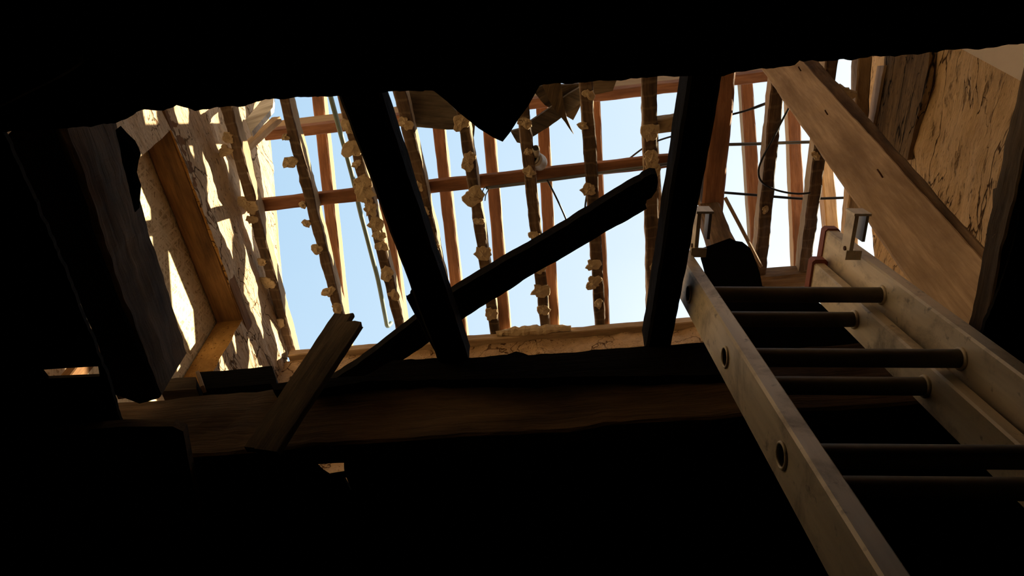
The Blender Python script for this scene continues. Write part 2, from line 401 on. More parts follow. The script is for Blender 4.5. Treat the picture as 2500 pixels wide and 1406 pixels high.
box(V(-.05, .16, -1.55), 2.1, 2.95, .05, V(1, 0, 0), V(0, 1, 0), V(0, 0, 1)).build('floor', M['dirt'])
# ceiling of the dark lower room with the ragged opening, a slit and a small hole
open_px = [(10, 322), (180, 312), (285, 300), (306, 292), (330, 276), (352, 268), (400, 270), (430, 258), (450, 262), (478, 272), (520, 262), (580, 260), (612, 254), (650, 243), (700, 240), (742, 236), (800, 236), (860, 233),
           (930, 228), (960, 224), (1040, 221), (1130, 219), (1220, 217), (1300, 213), (1345, 205), (1440, 201), (1520, 193), (1600, 187), (1690, 184), (1760, 188), (1800, 176), (1860, 166), (1900, 165), (1940, 158), (1952, 149),
           (2060, 147), (2130, 139), (2240, 133), (2300, 124), (2390, 118), (2500, 106), (2560, 102), (2545, 220), (2515, 400), (2474, 600), (2442, 700), (2402, 800), (2340, 985)]
def px_loop(px, Z, step=.005, amp=.0026, seed=1, more=()):
    L = rag_loop([at(x, y, Z=Z) for x, y in px]+list(more), step, amp, seed)
    for p in L: p.z = Z
    return L
outer = [V(XL-.0, YB, ZC), V(XR, YB, ZC), V(XR, YF, ZC), V(XL, YF, ZC)]
slit = px_loop([(96, 903), (240, 894), (244, 919), (112, 924)], ZC, .02, .001)
small = px_loop([(768, 1133), (838, 1129), (842, 1156), (822, 1160), (803, 1163), (788, 1152)], ZC, .012, .002)
tiny = px_loop([(838, 1166), (846, 1166), (860, 1200), (856, 1198)], ZC, .01, .001)
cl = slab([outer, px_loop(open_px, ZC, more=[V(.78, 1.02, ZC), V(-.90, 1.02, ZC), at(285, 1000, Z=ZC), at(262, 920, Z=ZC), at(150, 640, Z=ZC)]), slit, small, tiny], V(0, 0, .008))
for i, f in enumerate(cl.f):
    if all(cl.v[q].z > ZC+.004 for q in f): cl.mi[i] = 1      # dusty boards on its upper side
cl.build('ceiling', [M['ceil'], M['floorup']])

y0, y1 = .30, YB
slab([[V(XL-TL, y0, roof_z(y0)+.12), V(XR+TR, y0, roof_z(y0)+.12), V(XR+TR, y1, H+.6), V(XL-TL, y1, H+.6)]], V(0, 0, .06)).build('ceiling', M['plank'])  # unseen near roof slope, added to keep sky light off the ladder

# ------------------------------------------------------------------ left wall furnishings
o = timber(V(XL-.085, OY0-.12, OZ1-.005), V(XL-.085, OY1+.10, OZ1-.005), .165, .11, rough=.004)
tag(o.build('lintel', M['lintel']), 'orange brown timber lintel over the boarded opening in the left wall', 'lintel')
o = slab([[V(XL-TL-.012, OY0-.2, OZ0-.1), V(XL-TL-.012, OY1+.12, OZ0-.1), V(XL-TL-.012, OY1+.12, OZ1+.1), V(XL-TL-.012, OY0-.2, OZ1+.1)]], V(-.018, 0, 0))
tag(o.build('strand_board', M['osb']), 'sun-striped oriented strand board closing the opening in the left wall', 'board')
o = timber(at(176, 905, X=XL-.09)+V(0, 0, -.35), at(176, 905, X=XL-.09)+V(0, 0, .22), .07, .05, up=(1, 0, 0))
tag(o.build('stud', M['lintel']), 'short orange brown stud seen through the slit at far left', 'stud')

# ------------------------------------------------------------------ roof: rafters, purlins, joists
def x_of(pts, f): return [f(*p) for p in pts]
ORD = ['first', 'second', 'third', 'fourth', 'fifth', 'sixth', 'seventh', 'eighth', 'ninth', 'tenth', 'eleventh']
rafters = [((690, 600), (712, 850), 'rafter on top of the left wall, its slope edging the sky', 'tan'),
           ((775, 240), (830, 770), 'red brown rafter with sunlit edge, between left wall and green pipe', 'red'),
           ((938, 500), (972, 760), 'red brown rafter mostly hidden behind the long black floor joist at left', 'red'),
           ((1070, 320), (1112, 700), 'red brown rafter whose foot drops behind the crossing of the two black timbers', 'red'),
           ((1195, 340), (1232, 800), 'red brown rafter below the black hanging board corner', 'red'),
           ((1325, 270), (1353, 800), 'red brown rafter that the white lamp holder hangs beside', 'red'),
           ((1452, 250), (1477, 800), 'dull brown rafter just left of the broken end of the black diagonal', 'red'),
           ((1592, 300), (1610, 600), 'grey brown rafter just left of the leaning black joist', 'joist'),
           ((1825, 210), (1850, 600), 'cobwebbed brown rafter right of the kinked brown post', 'red'),
           ((1940, 250), (1955, 600), 'brown rafter beside the top of the pale diagonal plank', 'red'),
           ((2086, 150), (2070, 235), 'tan rafter at the right wall beside the small sky gap', 'tan')]
for k, (a, b, lab, mk) in enumerate(rafters):
    A, B = at_roof(*a), at_roof(*b)
    if k in (0, 10): x0 = x1 = (XL-.07 if k == 0 else 1.74)
    else:
        sl = (B.x-A.x)/(B.y-A.y); sl = max(-.06, min(.06, sl)); xm = (A.x+B.x)/2; ym = (A.y+B.y)/2
        x0, x1 = xm+sl*(EAVE+.12-ym), xm+sl*(.55-ym)
    lift = .012 if k == 0 else 0
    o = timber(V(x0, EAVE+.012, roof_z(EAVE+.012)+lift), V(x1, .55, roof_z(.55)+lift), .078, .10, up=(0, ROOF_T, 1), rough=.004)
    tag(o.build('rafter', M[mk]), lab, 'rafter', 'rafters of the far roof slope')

def nib(P, r, seed, squash=1.0):
    """flat lump of mortar squeezed out under a joist"""
    mb = MB(); rg = random.Random(seed); n = 20; vs = []; ph = rg.random()*6; lob = rg.choice((3, 4, 5))
    rr = []
    for j in range(n):
        a = 2*math.pi*j/n; q = r*(.80+.34*noise.noise(V(math.cos(a)*1.1+seed, math.sin(a)*1.1, seed*.3))+.24*noise.noise(V(math.cos(a)*2.6+seed, math.sin(a)*2.6, seed))+.30*(rg.random()-.45)*(rg.random()))
        rr.append((a, q))
    ex = 1+.25*math.sin(seed*3.1)
    rr = [(a, q*math.sqrt((math.cos(a-ph)*ex)**2+(math.sin(a-ph)/ex)**2)) for a, q in rr]
    for z, k in ((.010, .9), (.0, 1.0), (-.006, .93), (-.007, .5), (-.012, .25)):
        for a, q in rr:
            vs.append(P+V(math.cos(a)*q*k*squash, math.sin(a)*q*k, z+.004*noise.noise(V(a*2, k*4, seed))))
    vs.append(P+V(0, 0, -.018)); vs.append(P+V(0, 0, .012)); fs = []
    for l in range(4):
        for j in range(n): a, b = l*n+j, l*n+(j+1) % n; fs.append((a, b, b+n, a+n))
    for j in range(n): fs.append((4*n+j, 4*n+(j+1) % n, 5*n)); fs.append((j, (j+1) % n, 5*n+1))
    return mb.add(vs, fs)
# underside lines, nibs as (x, y, radius in metres)
joists = [
    ((554, 270), (697, 815), .066, 'dark ceiling joist lying close along the left wall, ending at the front corner', [(556, 335, .045), (549, 368, .05), (605, 500, .065), (614, 536, .045), (655, 692, .06), (640, 640, .04), (680, 790, .055)], 2.95),
    ((692, 240), (828, 770), .062, 'mortar-dripped joist nearest the sunlit left wall, clear against the sky', [(707, 396, .055), (697, 335, .03), (775, 608, .055), (738, 500, .03), (803, 713, .05), (823, 753, .05), (748, 545, .035)], 2.9),
    ((838, 240), (975, 790), .066, 'heavily mortar-dripped joist running beside the grey green pipe', [(852, 310, .06), (862, 363, .075), (887, 460, .10), (905, 508, .06), (917, 548, .062), (932, 600, .05), (945, 668, .065), (962, 720, .05), (926, 575, .05), (897, 487, .045), (872, 400, .035)], 2.92),
    ((977, 230), (1100, 790), .072, 'joist part hidden behind the black floor joist at left', [(990, 300, .05), (1018, 455, .05), (1058, 607, .05), (1035, 520, .05)], 2.95),
    ((1131, 290), (1207, 800), .068, 'joist with the large ragged mortar lump just below the mid-height binder', [(1128, 296, .07), (1144, 395, .06), (1157, 478, .085), (1179, 618, .075), (1200, 765, .065), (1170, 540, .035)], 2.95),
    ((1277, 270), (1332, 800), .068, 'joist passing just left of the white lamp holder', [(1282, 300, .05), (1293, 420, .05), (1308, 578, .052), (1316, 655, .06), (1320, 710, .075), (1326, 757, .055), (1289, 370, .03)], 2.97),
    ((1432, 220), (1467, 800), .070, 'joist left of the broken end of the black diagonal', [(1436, 230, .04), (1424, 307, .035), (1437, 462, .06), (1446, 648, .06), (1448, 690, .062), (1462, 740, .04)], 2.98),
    ((1586, 190), (1597, 800), .080, 'joist with two noggins butting it beside the leaning black joist', [(1587, 322, .07), (1590, 386, .065), (1592, 415, .06), (1594, 455, .035), (1598, 650, .04)], 3.0),
    ((1902, 190), (1857, 655), .075, 'joist ending over the black felt sheet, crossed by loose cables', [(1868, 512, .03)], 2.62),
    ((2012, 300), (1962, 690), .072, 'joist running into the top of the ladder, beside the bright white sky', [(1992, 380, .03)], 2.70),
    ((2113, 150), (2083, 560), .075, 'tan joist against the right wall above the ladder bracket', [(2096, 330, .04)], 2.8)]
for k, (a, b, wd, lab, nibs, yend) in enumerate(joists):
    A, B = at(*a, Z=H), at(*b, Z=H); sl = (B.x-A.x)/(B.y-A.y)
    P0, P1 = V(A.x+sl*(.45-A.y), .45, H), V(A.x+sl*(yend-A.y), yend, H)
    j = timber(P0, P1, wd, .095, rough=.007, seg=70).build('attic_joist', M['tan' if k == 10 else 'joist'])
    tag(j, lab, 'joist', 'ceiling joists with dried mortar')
    for q, (x, y, r) in enumerate(nibs):
        P = at(x, y, Z=H-.002); nib(P, r*.92, k*31+q*7.3, 1.0).build('mortar_lump', M['mortar'], j)

o = timber(at(600, 507, Z=4.10), at(1650, 392, Z=4.10)+V(.14, 0, 0), .080, .035, rough=.004)
tag(o.build('purlin', M['redall']), 'long red brown binder crossing above the joists at mid height', 'beam')
A, B = at(645, 333, Z=4.62), at(1905, 183, Z=4.62)
o = timber(A, B+V(.25, 0, 0), .065, .20, rough=.004)
tag(o.build('purlin', M['red']), 'thick red purlin under the rafters near the top of the opening', 'beam')
# wall plate, rubble, eave piece at right
o = timber(V(XL+.03, YF+.03, 3.93), V(1.05, YF+.03, 3.93), .14, .06, rough=.004, seg=70)
tag(o.build('timber_plate', M['tan']), 'dusty tan wall plate along the top of the front wall', 'wall plate')
def rubble(px0, px1, Y, Z, seed, n=26):
    mb = MB(); a, b = at(*px0, Y=Y), at(*px1, Y=Y)
    L = tube([a.lerp(b, i/n)+V(0, -.03, .012*noise.noise(V(i*.7, seed, 0))) for i in range(n+1)], lambda t: .035*(.5+.5*math.sin(math.pi*min(1, t*1.0+.02)))+.008*noise.noise(V(t*14, seed, 2)), 9)
    for p in L.v: p += noise.noise_vector(p*22)*.010
    return L
tag(rubble((1213, 822), (1395, 809), YF-.03, 4, 3).build('mortar_rubble', M['mortar']), 'crumbling strip of mortar on the front wall plate', 'rubble')
o = timber(at(1740, 690, Y=2.66), at(1985, 672, Y=2.66), .10, .12, rough=.006, anchor=.5)
tag(o.build('eave_beam', M['brown']), 'dark brown cross beam at the eave behind the ladder top', 'beam')

# kinked brown principal and post right of the leaning black joist
A, B = at(1770, 180, Z=H), at(1740, 518, Z=H)
o = timber(A-(B-A)*.3, B, .125, .13, rough=.006)
tag(o.build('tie_beam', M['red']), 'thick brown tie beam right of the leaning black joist', 'beam')
o = timber(B+V(-.03, -.02, -.02), B+V(-.05, .02, -.9), .13, .12, up=(0, 1, 0), rough=.006, anchor=.5)
tag(o.build('post', M['brown']), 'brown post standing under the tie beam, foot behind the black felt', 'post')
o = timber(at(1726, 200, Z=H+.02)+V(-.01, 0, 0), at(1708, 500, Z=H+.02)+V(-.015, 0, 0), .03, .075, rough=.004)
tag(o.build('facing_board', M['tan']), 'tan facing board along the left side of the tie beam', 'board')
o = tube([at(1770, 482, Z=3.95), at(1806, 550, Z=3.85), at(1858, 650, Z=3.9)], .011, 7)
tag(o.build('stick', M['tan']), 'thin tan stick slanting from the tie beam to the joist foot', 'stick')

# noggins and small boards against the sky
for (a, b, z, wd, hh, lab) in (((1606, 309), (1672, 300), 4.03, .085, .06, 'upper noggin with chipped top between joist and black joist'),
                               ((1606, 548), (1660, 544), 4.03, .07, .05, 'lower noggin butting the joist beside the leaning black joist')):
    o = timber(at(*a, Z=z), at(*b, Z=z), wd, hh, rough=.008, rag=(.0, .02))
    tag(o.build('noggin', M['joist']), lab, 'noggin', 'noggins by the leaning black joist')
o = board_px([(1653, 241), (1676, 243), (1677, 296), (1658, 290)], Z=4.2, th=.02, amp=.004)
tag(o.build('slate_scrap', M['felt']), 'dark scrap tab beside the upper noggin and black joist', 'scrap')
o = board_px([(958, 222), (1065, 216), (1138, 296), (1120, 317), (1000, 309), (968, 262)], Z=4.12, th=.025, amp=.006, gdir=(1, .2, 0))
tag(o.build('broken_board', M['grey']), 'grey broken board lying on the joists left of the hanging black corner', 'board')
o = board_px([(1247, 322), (1268, 316), (1421, 208), (1424, 246), (1340, 310), (1275, 350), (1262, 347)], Z=4.13, th=.025, amp=.005, gdir=(1, .55, 0))
tag(o.build('broken_board', M['grey']), 'dark grey plank stub slanting right of the hanging black corner', 'board')
o = board_px([(1292, 212), (1420, 205), (1424, 235), (1416, 262), (1399, 294), (1382, 284), (1340, 262), (1330, 258)], Z=4.2, th=.025, amp=.005, gdir=(1, -.4, 0))
tag(o.build('broken_board', M['soil']), 'brown broken board with notched corner behind the slanting plank stub', 'board')
o = board_px([(1318, 198), (1368, 196), (1378, 260), (1384, 290), (1401, 329), (1372, 288), (1350, 262)], Z=4.105, th=.022, amp=.003, gdir=(.3, -1, 0))
tag(o.build('splinter', M['soil']), 'long pointed wood splinter hanging against the sky', 'splinter')
o = board_px([(1147, 300), (1160, 304), (1156, 334), (1144, 326)], Z=4.1, th=.05, amp=.004)
tag(o.build('wood_chip', M['grey']), 'small grey wood chip beside the black hanging corner', 'chip')
o = board_px([(1440, 196), (1506, 193), (1496, 222), (1448, 232)], Z=4.25, th=.02, amp=.004)
tag(o.build('broken_board', M['soil']), 'small brown board scrap under the purlin near the ceiling edge', 'board')
# brace at the left wall
A, B = at(578, 382, Z=4.13), at(676, 292, Z=4.64)
o = timber(A, B, .065, .04, up=(0, -1, .4), rough=.003, anchor=.5)
tag(o.build('brace', M['tan']), 'short tan brace rising from the wall joist to the purlin end', 'brace')
o = board_px([(600, 292), (640, 243), (668, 236), (666, 262), (614, 322)], Y=1.30, th=.03, amp=.002, gdir=(1, 0, .9))
tag(o.build('whitewashed_board', M['white']), 'whitewashed board end behind the brace at the left wall top', 'board')

# ------------------------------------------------------------------ pipe, conduit, cables, lamp holder
pz = 4.20
pp = [at(x, y, Z=pz) for x, y in ((797, 195), (808, 239), (828, 313), (851, 396), (866, 454), (878, 511), (895, 576), (909, 630), (923, 684), (941, 775))]
pp += [at(946, 796, Z=pz-.01), at(955, 788, Z=pz+.06)]
tag(tube(pp, .0145, 10, smooth=4).build('pipe', M['green'], smooth=True), 'grey green pipe with bent end hanging between the joists at left', 'pipe')
def wire(px, r, Z, mk, name, lab, cat, grp=None, sm=5):
    o = tube([at(x, y, Z=Z if not isinstance(Z, tuple) else Z[0]+(Z[1]-Z[0])*i/(len(px)-1)) for i, (x, y) in enumerate(px)], r, 7, smooth=sm)
    return tag(o.build(name, M[mk], smooth=True), lab, cat, grp)
wire([(1186, 459), (1300, 445), (1420, 429), (1510, 416), (1590, 406), (1655, 396)], .010, 4.075, 'conduit', 'conduit', 'thin grey conduit slung below the mid-height binder', 'conduit')
wire([(1765, 353), (1850, 351), (1930, 348), (2012, 346)], .0095, 4.11, 'conduit', 'conduit', 'straight grey conduit crossing the bright sky at right', 'conduit')
wire([(1766, 470), (1830, 475), (1890, 480), (1960, 485), (2020, 484), (2080, 482)], .008, 4.11, 'cable', 'cable', 'lowest cable crossing the bright sky just above the ladder', 'cable', 'loose cables at right')
wire([(1780, 281), (1818, 271), (1850, 259), (1885, 244), (1922, 214)], .006, 4.11, 'cable', 'cable', 'upper of two cables slanting up to the pale plank', 'cable', 'loose cables at right')
wire([(1812, 273), (1846, 263), (1890, 246), (1930, 228)], .005, 4.14, 'cable', 'cable', 'lower of two cables slanting up to the pale plank', 'cable', 'loose cables at right')
wire([(1934, 246), (1925, 265), (1902, 308), (1880, 352), (1862, 385), (1852, 415), (1857, 440), (1880, 458), (1915, 469), (1950, 473), (1978, 471)], .006, 3.985, 'cable', 'cable', 'curled cable looping down past the joist', 'cable', 'loose cables at right')
wire([(1538, 386), (1570, 362), (1600, 346), (1640, 333), (1672, 326)], .0055, 4.2, 'cable', 'cable', 'thin cable rising to the upper noggin', 'cable')
wire([(1336, 440), (1352, 470), (1372, 512), (1388, 550)], .0055, 4.05, 'cable', 'cable', 'thin cable dropping from the binder to the black diagonal', 'cable')
wire([(1432, 478), (1429, 500), (1427, 530)], .0055, 4.05, 'cable', 'cable', 'short cable end beside the joist above the black diagonal', 'cable')
wire([(1178, 468), (1183, 458), (1192, 462), (1186, 476), (1184, 490)], .003, 3.98, 'cable', 'cable', 'frayed wire curl by the large mortar lump under the binder', 'cable')
lh = empty('lamp_holder', at(1316, 396, Z=4.06))
tag(lh, 'dusty white lamp holder with a dark socket beside the middle joist', 'lamp holder')
c0 = at(1313, 394, Z=4.08); ax = (at(1318, 402, Z=4.0)-at(1312, 392, Z=4.08)).normalized(); ax = V(-.30, -.62, -.72).normalized()
rr = [.030, .046, .050, .050, .044, .048, .043]
mb = tube([c0-ax*.06+ax*.02*i for i in range(7)], lambda t: rr[min(6, int(t*6.01))], 18); mb.build('holder_body', M['porcelain'], lh, smooth=True)
tube([c0+ax*.058, c0+ax*.070, c0+ax*.0705], lambda t: .034 if t < .7 else .030, 16).build('socket', M['steel'], lh, smooth=True)
tube([c0+ax*.0705, c0+ax*.072], .021, 14).build('socket_hole', M['cable'], lh)
p0 = at(1310, 385, Z=4.06); p1 = at(1308, 362, Z=4.0)
tube([p0, p0.lerp(p1, .5), p1], .022, 14).build('conduit_stub', M['porcelain'], lh, smooth=True)
tube([p1, p1+(p1-p0).normalized()*.002], .016, 14).build('stub_hole', M['cable'], lh)

# ------------------------------------------------------------------ right side: pale plank, laths, rubble
A, B = at(2352, 715, D=2.20), at(1925, 180, D=3.62)
d = (B-A).normalized(); B2 = B+d*.33; A2 = A-d*.12
face_n = V(-.55, -.83, 0)
pl = empty('plank', A2); tag(pl, 'wide pale plank leaning diagonally in front of the right cob wall', 'plank')
s_ = d.cross(face_n).normalized(); 
o = timber(A2, B2, .205, .045, up=face_n, rough=.004, seg=60, rag=(.02, 0), anchor=1.0, taper=.80); o.build('plank_face', M['plank'], pl)
for t, u in ((.36, .03), (.62, .02), (.83, .05)):
    c = A2.lerp(B2, t)+s_*u-V(0, 0, 0); nrm = s_.cross(d).normalized(); nrm = nrm if nrm.dot(-c) > 0 else -nrm
    tube([c, c+nrm*.02, c+nrm*.03+d*.008*(1 if t < .6 else -1), c+nrm*.032+d*.016*(1 if t < .6 else -1)], .003, 6).build('nail', M['rust'], pl)
A, B = at(2372, 610, D=2.32), at(1985, 160, D=3.78)
o = timber(A-(B-A)*.12, B+(B-A)*.05, .055, .05, up=face_n, rough=.004, anchor=.5, seg=50)
tag(o.build('edge_batten', M['brown'], pl), 'narrow brown batten along the upper edge')
o = board_px([(2142, 160), (2158, 160), (2146, 230), (2126, 330), (2112, 332), (2128, 235)], X=XR-.06, th=.02, amp=.004, gdir=(0, 1, 0))
tag(o.build('lath', M['plank']), 'pale ragged lath nailed up the right wall beside the dark streak', 'lath')
o = board_px([(2160, 130), (2270, 120), (2262, 200), (2236, 300), (2215, 390), (2170, 385), (2128, 350), (2150, 240)], X=XR-.045, th=.03, amp=.008, gdir=(0, 1, 0))
tag(o.build('bark_slab', cob('blackened_bark', (.30, .20, .11), (.075, .05, .035), (.02, .014, .01), (1, .35, 2.2), 6, cw=.09)), 'dark rough weathered strip of timber on the right wall', 'board')
o = slab([[V(XR-.08, 0.3, 2.2), V(XR-.08, 1.06, 2.2), V(XR-.08, 1.06, 3.6), V(XR-.08, .3, 3.6)]], V(.02, 0, 0))
tag(o.build('plaster_panel', M['pale']), 'smooth pale plaster panel at the top right corner of the right wall', 'plaster')
def lump(c, r, seed, n=12):
    mb = MB(); vs = []; fs = []
    for i in range(n+1):
        for j in range(2*n):
            th, ph = math.pi*i/n, math.pi*j/n; q = V(math.sin(th)*math.cos(ph), math.sin(th)*math.sin(ph), math.cos(th))
            vs.append(c+V(q.x*r[0], q.y*r[1], q.z*r[2])*(1+.45*noise.fractal(q*1.6+V(seed, 0, 0), .9, 2, 4)))
    for i in range(n):
        for j in range(2*n): a, b = i*2*n+j, i*2*n+(j+1) % (2*n); fs.append((a, b, b+2*n, a+2*n))
    return mb.add(vs, fs)
tag(lump(at(2045, 236, D=3.62), (.07, .05, .08), 2).build('mortar_clod', M['mortar']), 'mortar clod caught behind the upper edge of the leaning plank', 'clod')
ragp = tag(lump(at(2122, 508, X=1.80), (.05, .06, .05), 5).build('rag', M['rag']), 'dusty rag scrap hanging just above the right ladder bracket', 'rag')
P = [at(x, y, X=1.765) for x, y in ((2100, 488), (2106, 506), (2122, 516), (2140, 510), (2150, 500))]
tube(P, .009, 7, smooth=4).build('string', M['rag'], ragp)

# ------------------------------------------------------------------ floor timbers round the opening (close, dark)
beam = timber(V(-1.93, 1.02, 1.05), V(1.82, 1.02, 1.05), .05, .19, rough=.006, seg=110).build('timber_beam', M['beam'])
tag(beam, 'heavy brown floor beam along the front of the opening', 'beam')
P = [(660, 938), (720, 930), (760, 925), (888, 918), (960, 880), (1060, 874), (1150, 872), (1240, 866), (1260, 858), (1290, 866), (1420, 858), (1500, 850), (1640, 843), (1705, 836), (1800, 838), (1800, 915), (1500, 918), (1150, 925), (900, 930), (780, 948), (670, 950)]
o = board_px(P, Y=.972, th=.20, amp=.0035, step=.012, gdir=(1, 0, 0))
tag(o.build('charred_floorboard', M['char']), 'blackened ragged floorboard edge along the top of the floor beam', 'floorboard')
def side_off(A, B, k): return (B-A).normalized().cross(V(0, 0, 1)).normalized()*k
A, B = at(878, 235, Z=1.12), at(1101, 868, Z=1.25)
o = timber(A-(B-A)*.35, B+(B-A)*.05, .066, .055, rough=.0025, seg=60)
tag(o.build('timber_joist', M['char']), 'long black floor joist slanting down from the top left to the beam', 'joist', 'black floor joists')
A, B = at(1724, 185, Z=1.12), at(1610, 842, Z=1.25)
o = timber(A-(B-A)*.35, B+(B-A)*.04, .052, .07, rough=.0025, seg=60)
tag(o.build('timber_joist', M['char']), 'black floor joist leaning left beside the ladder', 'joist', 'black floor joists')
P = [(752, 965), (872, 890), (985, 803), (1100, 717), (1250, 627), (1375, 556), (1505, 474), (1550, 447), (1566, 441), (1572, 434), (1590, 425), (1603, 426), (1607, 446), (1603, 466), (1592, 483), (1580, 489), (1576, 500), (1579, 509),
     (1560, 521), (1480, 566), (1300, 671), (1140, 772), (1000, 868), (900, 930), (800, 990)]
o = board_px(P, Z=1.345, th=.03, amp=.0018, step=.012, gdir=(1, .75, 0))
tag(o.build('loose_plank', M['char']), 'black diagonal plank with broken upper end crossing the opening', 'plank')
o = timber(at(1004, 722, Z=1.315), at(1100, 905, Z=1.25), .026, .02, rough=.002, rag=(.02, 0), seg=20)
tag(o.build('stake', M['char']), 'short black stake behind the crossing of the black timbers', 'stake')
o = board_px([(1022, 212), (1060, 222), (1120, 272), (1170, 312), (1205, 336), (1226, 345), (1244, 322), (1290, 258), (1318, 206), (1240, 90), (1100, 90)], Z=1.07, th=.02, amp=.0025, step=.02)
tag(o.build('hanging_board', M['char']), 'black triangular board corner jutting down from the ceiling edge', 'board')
# wide joist at left: right face and underside in view
Bt, Bb = at(452, 850, Y=.93), at(388, 968, Y=.93)
zb = Bb.z; At = at(294, 330, Z=Bt.z); d = (Bt-At)
hgt = Bt.z-Bb.z; wdt = .088
B0 = V((Bt.x+Bb.x)/2-wdt/2, .93, zb); A0 = B0-d.normalized()*(d.length*1.55)
o = timber(V(A0.x, A0.y, zb), B0, wdt, hgt, rough=.006, seg=70, rag=(0, .008))
tag(o.build('timber_joist', M['soil']), 'wide dusty brown floor joist hanging at the left of the opening', 'joist')
o = board_px([(284, 318), (300, 336), (318, 352), (334, 386), (322, 430), (333, 462), (330, 520), (318, 470), (296, 380)], Z=1.24, th=.02, amp=.003, step=.012)
tag(o.build('broken_board', M['felt']), 'ragged black board scrap on top of the wide dusty joist', 'board')
o = board_px([(60, 290), (116, 300), (160, 420), (212, 550), (284, 742), (360, 902), (388, 972), (340, 985), (276, 962), (262, 912), (235, 830), (130, 590), (20, 330)], Z=1.145, th=.012, amp=.002, step=.015)  # added sheet over the lit underside, black in place of shade
tag(o.build('dark_panel', M['felt']), 'added black sheet for the shade under the wide dusty joist', 'board')
# right edge joist of the opening
A, B = at(2512, 300, Z=1.065), at(2404, 780, Z=1.065)
o = timber(A-(B-A)*.6+V(.018, 0, 0), B+(B-A)*.25+V(.018, 0, 0), .030, .05, rough=.004, seg=60)
tag(o.build('edge_board', M['soil']), 'thin dark board edging the right side of the opening', 'board')
o = board_px([(2424, 462), (2446, 452), (2474, 478), (2462, 548), (2446, 540), (2422, 582)], X=.71, th=.015, amp=.003, step=.015, gdir=(0, 1, 0))
tag(o.build('broken_board', M['soil']), 'dark brown board scrap on the right edge of the opening', 'board')
# leaning double board in front of the beam
A, B = at(640, 1105, Y=.955), at(843, 785, Y=.90)
lb = empty('leaning_boards', A); tag(lb, 'pair of dusty brown boards leaning on the front of the floor beam', 'boards')
timber(at(628, 1105, Y=.960), at(842, 777, Y=.915), .050, .014, up=(0, -1, .3), rough=.002, seg=40, rag=(0, .006), anchor=0).build('rear_board', M['soil'], lb)
timber(at(655, 1110, Y=.94), at(862, 797, Y=.885), .056, .014, up=(0, -1, .3), rough=.002, seg=40, rag=(0, .008), anchor=0).build('front_board', M['soil'], lb)
# scraps on the beam at left
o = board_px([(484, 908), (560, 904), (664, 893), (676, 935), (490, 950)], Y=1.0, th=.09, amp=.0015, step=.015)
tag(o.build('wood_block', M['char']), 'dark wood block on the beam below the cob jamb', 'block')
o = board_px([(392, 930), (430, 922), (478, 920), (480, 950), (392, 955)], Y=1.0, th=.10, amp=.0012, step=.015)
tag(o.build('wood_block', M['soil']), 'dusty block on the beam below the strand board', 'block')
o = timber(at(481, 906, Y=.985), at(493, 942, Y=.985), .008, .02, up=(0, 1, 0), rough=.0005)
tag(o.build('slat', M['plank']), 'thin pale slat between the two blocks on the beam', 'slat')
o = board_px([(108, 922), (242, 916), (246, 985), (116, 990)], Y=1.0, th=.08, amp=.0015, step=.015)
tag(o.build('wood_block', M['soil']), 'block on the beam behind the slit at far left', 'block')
# board and lath under the dark ceiling
o = board_px([(-60, 1068), (120, 1056), (300, 1042), (420, 1040), (446, 1052), (470, 1180), (500, 1330), (-60, 1380)], Z=1.02, th=.02, amp=.002, step=.03, gdir=(1, 0, 0))
tag(o.build('dark_panel', M['soil']), 'wide dark board under the ceiling at lower left', 'board')
o = tube([at(x, y, Z=.98) for x, y in ((-40, 268), (20, 240), (90, 205), (150, 175), (196, 145))], .006, 8, smooth=4)
tag(o.build('lath', M['grey']), 'faint grey lath under the black ceiling at upper left', 'lath')
# black felt behind the ladder
P = [(1713, 606), (1740, 597), (1782, 581), (1796, 588), (1812, 590), (1832, 606), (1846, 640), (1856, 668), (1862, 698), (1920, 712), (1994, 736), (2040, 766), (2100, 800), (2220, 850), (2330, 880), (2330, 960), (1716, 960), (1735, 760), (1724, 660)]
o = board_px(P, Y=1.13, th=.035, amp=.0025, step=.03)
tag(o.build('felt_sheet', M['felt']), 'black stiff roofing felt sheet standing behind the ladder top', 'felt')

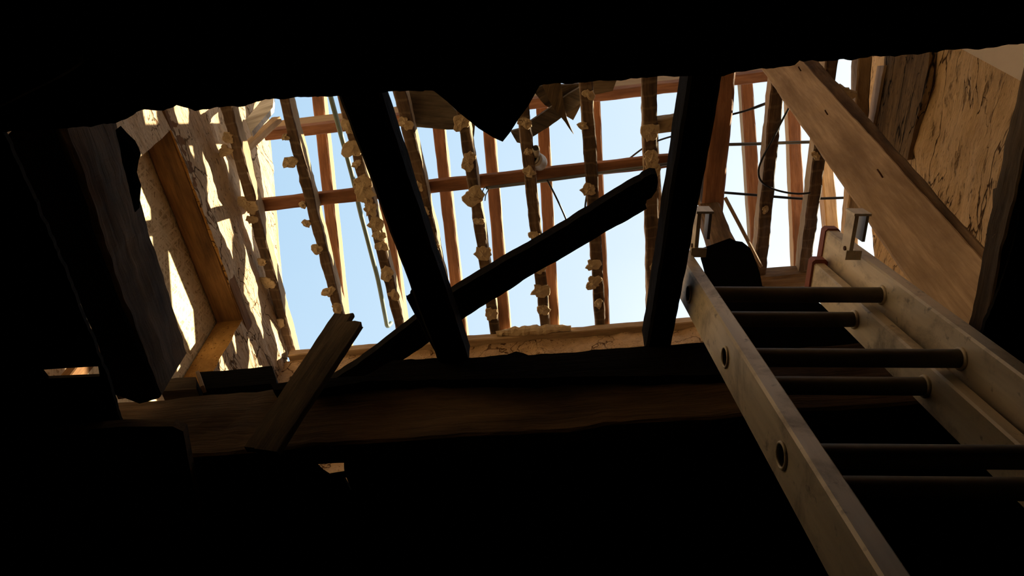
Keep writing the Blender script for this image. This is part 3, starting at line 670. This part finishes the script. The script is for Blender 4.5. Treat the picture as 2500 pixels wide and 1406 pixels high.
# ------------------------------------------------------------------ the ladder
P0 = at(1683, 718, D=1.46); P2 = at(1910, 1112, D=1.46*818/1273)
E_ = (P0-P2); PITCH = E_.length/2; E_.normalize()
W_ = at(2150, 718, D=1.46)-P0; W_ -= E_*W_.dot(E_); W_.normalize()
N_ = W_.cross(E_).normalized(); N_ = N_ if N_.y > 0 else -N_
def L(s, a, b): return P0+E_*(s*PITCH)+W_*a+N_*b
S0 = -(P0.z+1.48)/E_.z/PITCH
lad = empty('extension_ladder', L(S0, .2, .05))
tag(lad, 'worn two-section aluminium extension ladder rising through the opening', 'ladder')
def stile(a0, a1, b0, b1, s0, s1, holes, hole_side, name):
    """box rail; on its outer face real holes where the hollow rungs end"""
    mb = MB(); bev = .0035
    ac = a0 if hole_side < 0 else a1
    sec = [(a0, b0+bev), (a0+bev, b0), (a1-bev, b0), (a1, b0+bev), (a1, b1-bev), (a1-bev, b1), (a0+bev, b1), (a0, b1-bev)]
    n = 8; ns = 40; vs, gs, fs = [], [], []
    for i in range(ns+1):
        s = s0+(s1-s0)*i/ns
        for a, b in sec: vs.append(L(s, a, b)); gs.append(V(s*PITCH, a*1.0+b*.3, b))
    skip = 7 if hole_side < 0 else 3
    for i in range(ns):
        for j in range(n):
            if j == skip and hole_side: continue
            q, r = i*n+j, i*n+(j+1) % n; fs.append((q, r, r+n, q+n))
    fs += [tuple(range(n)), tuple(range(ns*n, ns*n+n))]
    mb.add(vs, fs, gs)
    if hole_side:
        loops = [[V(s0*PITCH, b0+bev, 0), V(s1*PITCH, b0+bev, 0), V(s1*PITCH, b1-bev, 0), V(s0*PITCH, b1-bev, 0)]]
        for h in holes:
            loops.append([V(h*PITCH+.0165*math.cos(k*math.pi/9), (b0+b1)/2+.0155*math.sin(k*math.pi/9), 0) for k in range(18)])
        fl = [p for l in loops for p in l]; tri = tessellate_polygon([[tuple(p) for p in l] for l in loops])
        mb.add([L(p.x/PITCH, ac, p.y) for p in fl], [tuple(t) for t in tri], [V(p.x, ac+p.y*.3, p.y) for p in fl])
    return mb.build(name, M['alu'], lad)
def ring(c, n, r, rt, mb=None):
    n = n.normalized(); s = n.cross(E_).normalized(); u = n.cross(s); mb = mb or MB(); vs, fs = [], []
    for i in range(24):
        a = 2*math.pi*i/24; d = s*math.cos(a)+u*math.sin(a)
        for j in range(8):
            q = 2*math.pi*j/8; vs.append(c+d*(r+rt*math.cos(q))+n*(rt*math.sin(q)))
    for i in range(24):
        for j in range(8):
            fs.append((i*8+j, i*8+(j+1) % 8, ((i+1) % 24)*8+(j+1) % 8, ((i+1) % 24)*8+j))
    return mb.add(vs, fs)
def rung(s, a0, a1, bc, holed):
    r = tube([L(s, a0-(.0 if holed else -.004), bc), L(s, a1, bc)], .0155, 20, close=False)
    r = tube([L(s, a0, bc), L(s, a0+.12, bc)], .0135, 20, mb=r, close=False)
    r = tube([L(s, a0+.12, bc), L(s, a0+.121, bc)], .0135, 20, mb=r)
    o = r.build('rung', M['alu_shaded'], lad, smooth=True, fix=False)
    ring(L(s, a1-.026, bc), W_, .0165, .0035).build('collar', M['alu'], o, smooth=True)
    ring(L(s, a0+.028, bc), W_, .0165, .0035).build('collar', M['alu'], o, smooth=True)
    if holed:
        ring(L(s, a0-.001, bc), W_, .0165, .0025).build('rim', M['alu'], o, smooth=True)
    return o
WD = .403; TOP = 1.12
front_s = list(range(0, -10, -1))
stile(0, .030, -.043, .043, S0, TOP, front_s, -1, 'stile')
stile(WD-.025, WD+.005, -.043, .043, S0, TOP, front_s, 1, 'stile')
for s in front_s: rung(s, 0, WD, 0, True)
# rear section, a little narrower, behind the first
def solve_rear():
    best = None
    for ib in range(60, 130, 4):
        b = ib/1000
        for ia in range(300, 420, 2):
            a = ia/1000
            for i_s in range(-60, 60, 2):
                s = i_s/100; e_ = 0
                for k, (x, y) in ((0, (2083, 778)), (-1, (2260, 943))):
                    P = L(s+k, a, b); dd = P.dot(FWD); e_ += (CX+FPX*P.dot(RGT)/dd-x)**2+(CY-FPX*P.dot(UPV)/dd-y)**2
                if best is None or e_ < best[0]: best = (e_, a, b, s)
    return best
_, RA, RB, RS = solve_rear()
rear_s = [RS-k for k in range(0, 10)]
RL = WD-RA
stile(RL-.026, RL, RB-.038, RB+.038, S0, .95, rear_s, 0, 'stile')
stile(RA, RA+.026, RB-.038, RB+.038, S0, .95, rear_s, 0, 'stile')
for s in rear_s: rung(s, RL-.020, RA+.024, RB, False)
# caps, brackets, feet
for a, b, t in ((.015, 0, TOP), (WD-.010, 0, TOP), (RL-.013, RB, .95), (RA+.013, RB, .95)):
    box(L(t, a, b), .018, .047, .012, W_, N_, E_, bev=.006).build('end_cap', M['capred'], lad)
for a, sb in ((.046, .50), (WD-.040, .45)):
    br = box(L(sb, a-.011, -.085), .004, .048, .020, W_, N_, E_).build('guide_bracket', M['alu'], lad)
    box(L(sb, a+.013, -.105), .003, .030, .016, W_, N_, E_).build('bracket_plate', M['steel'], br)
    box(L(sb, a, -.134), .0175, .0025, .022, W_, N_, E_).build('bracket_cap', M['alu'], br)
    box(L(sb-.08, a-.006, -.048), .016, .010, .002, W_, N_, E_).build('bracket_foot', M['alu'], br)
    tube([L(sb, a-.012, -.056), L(sb, a-.017, -.056)], .005, 10).build('bolt', M['rust'], br)
for a, b in ((RL-.011, RB), (RA+.011, RB), (.0125, 0), (WD-.0125, 0)):
    box(L(S0+.03, a, b), .02, .042, .025, W_, N_, E_, bev=.006).build('foot', M['felt'], lad)

for o in bpy.data.objects:
    if '_o' in o: del o['_o']
    if o.name.split('.')[0].startswith(('wall_left', 'wall_right', 'wall_front', 'wall_back', 'floor', 'ceiling')) and o.parent is None and 'label' not in o: o['kind'] = 'structure'
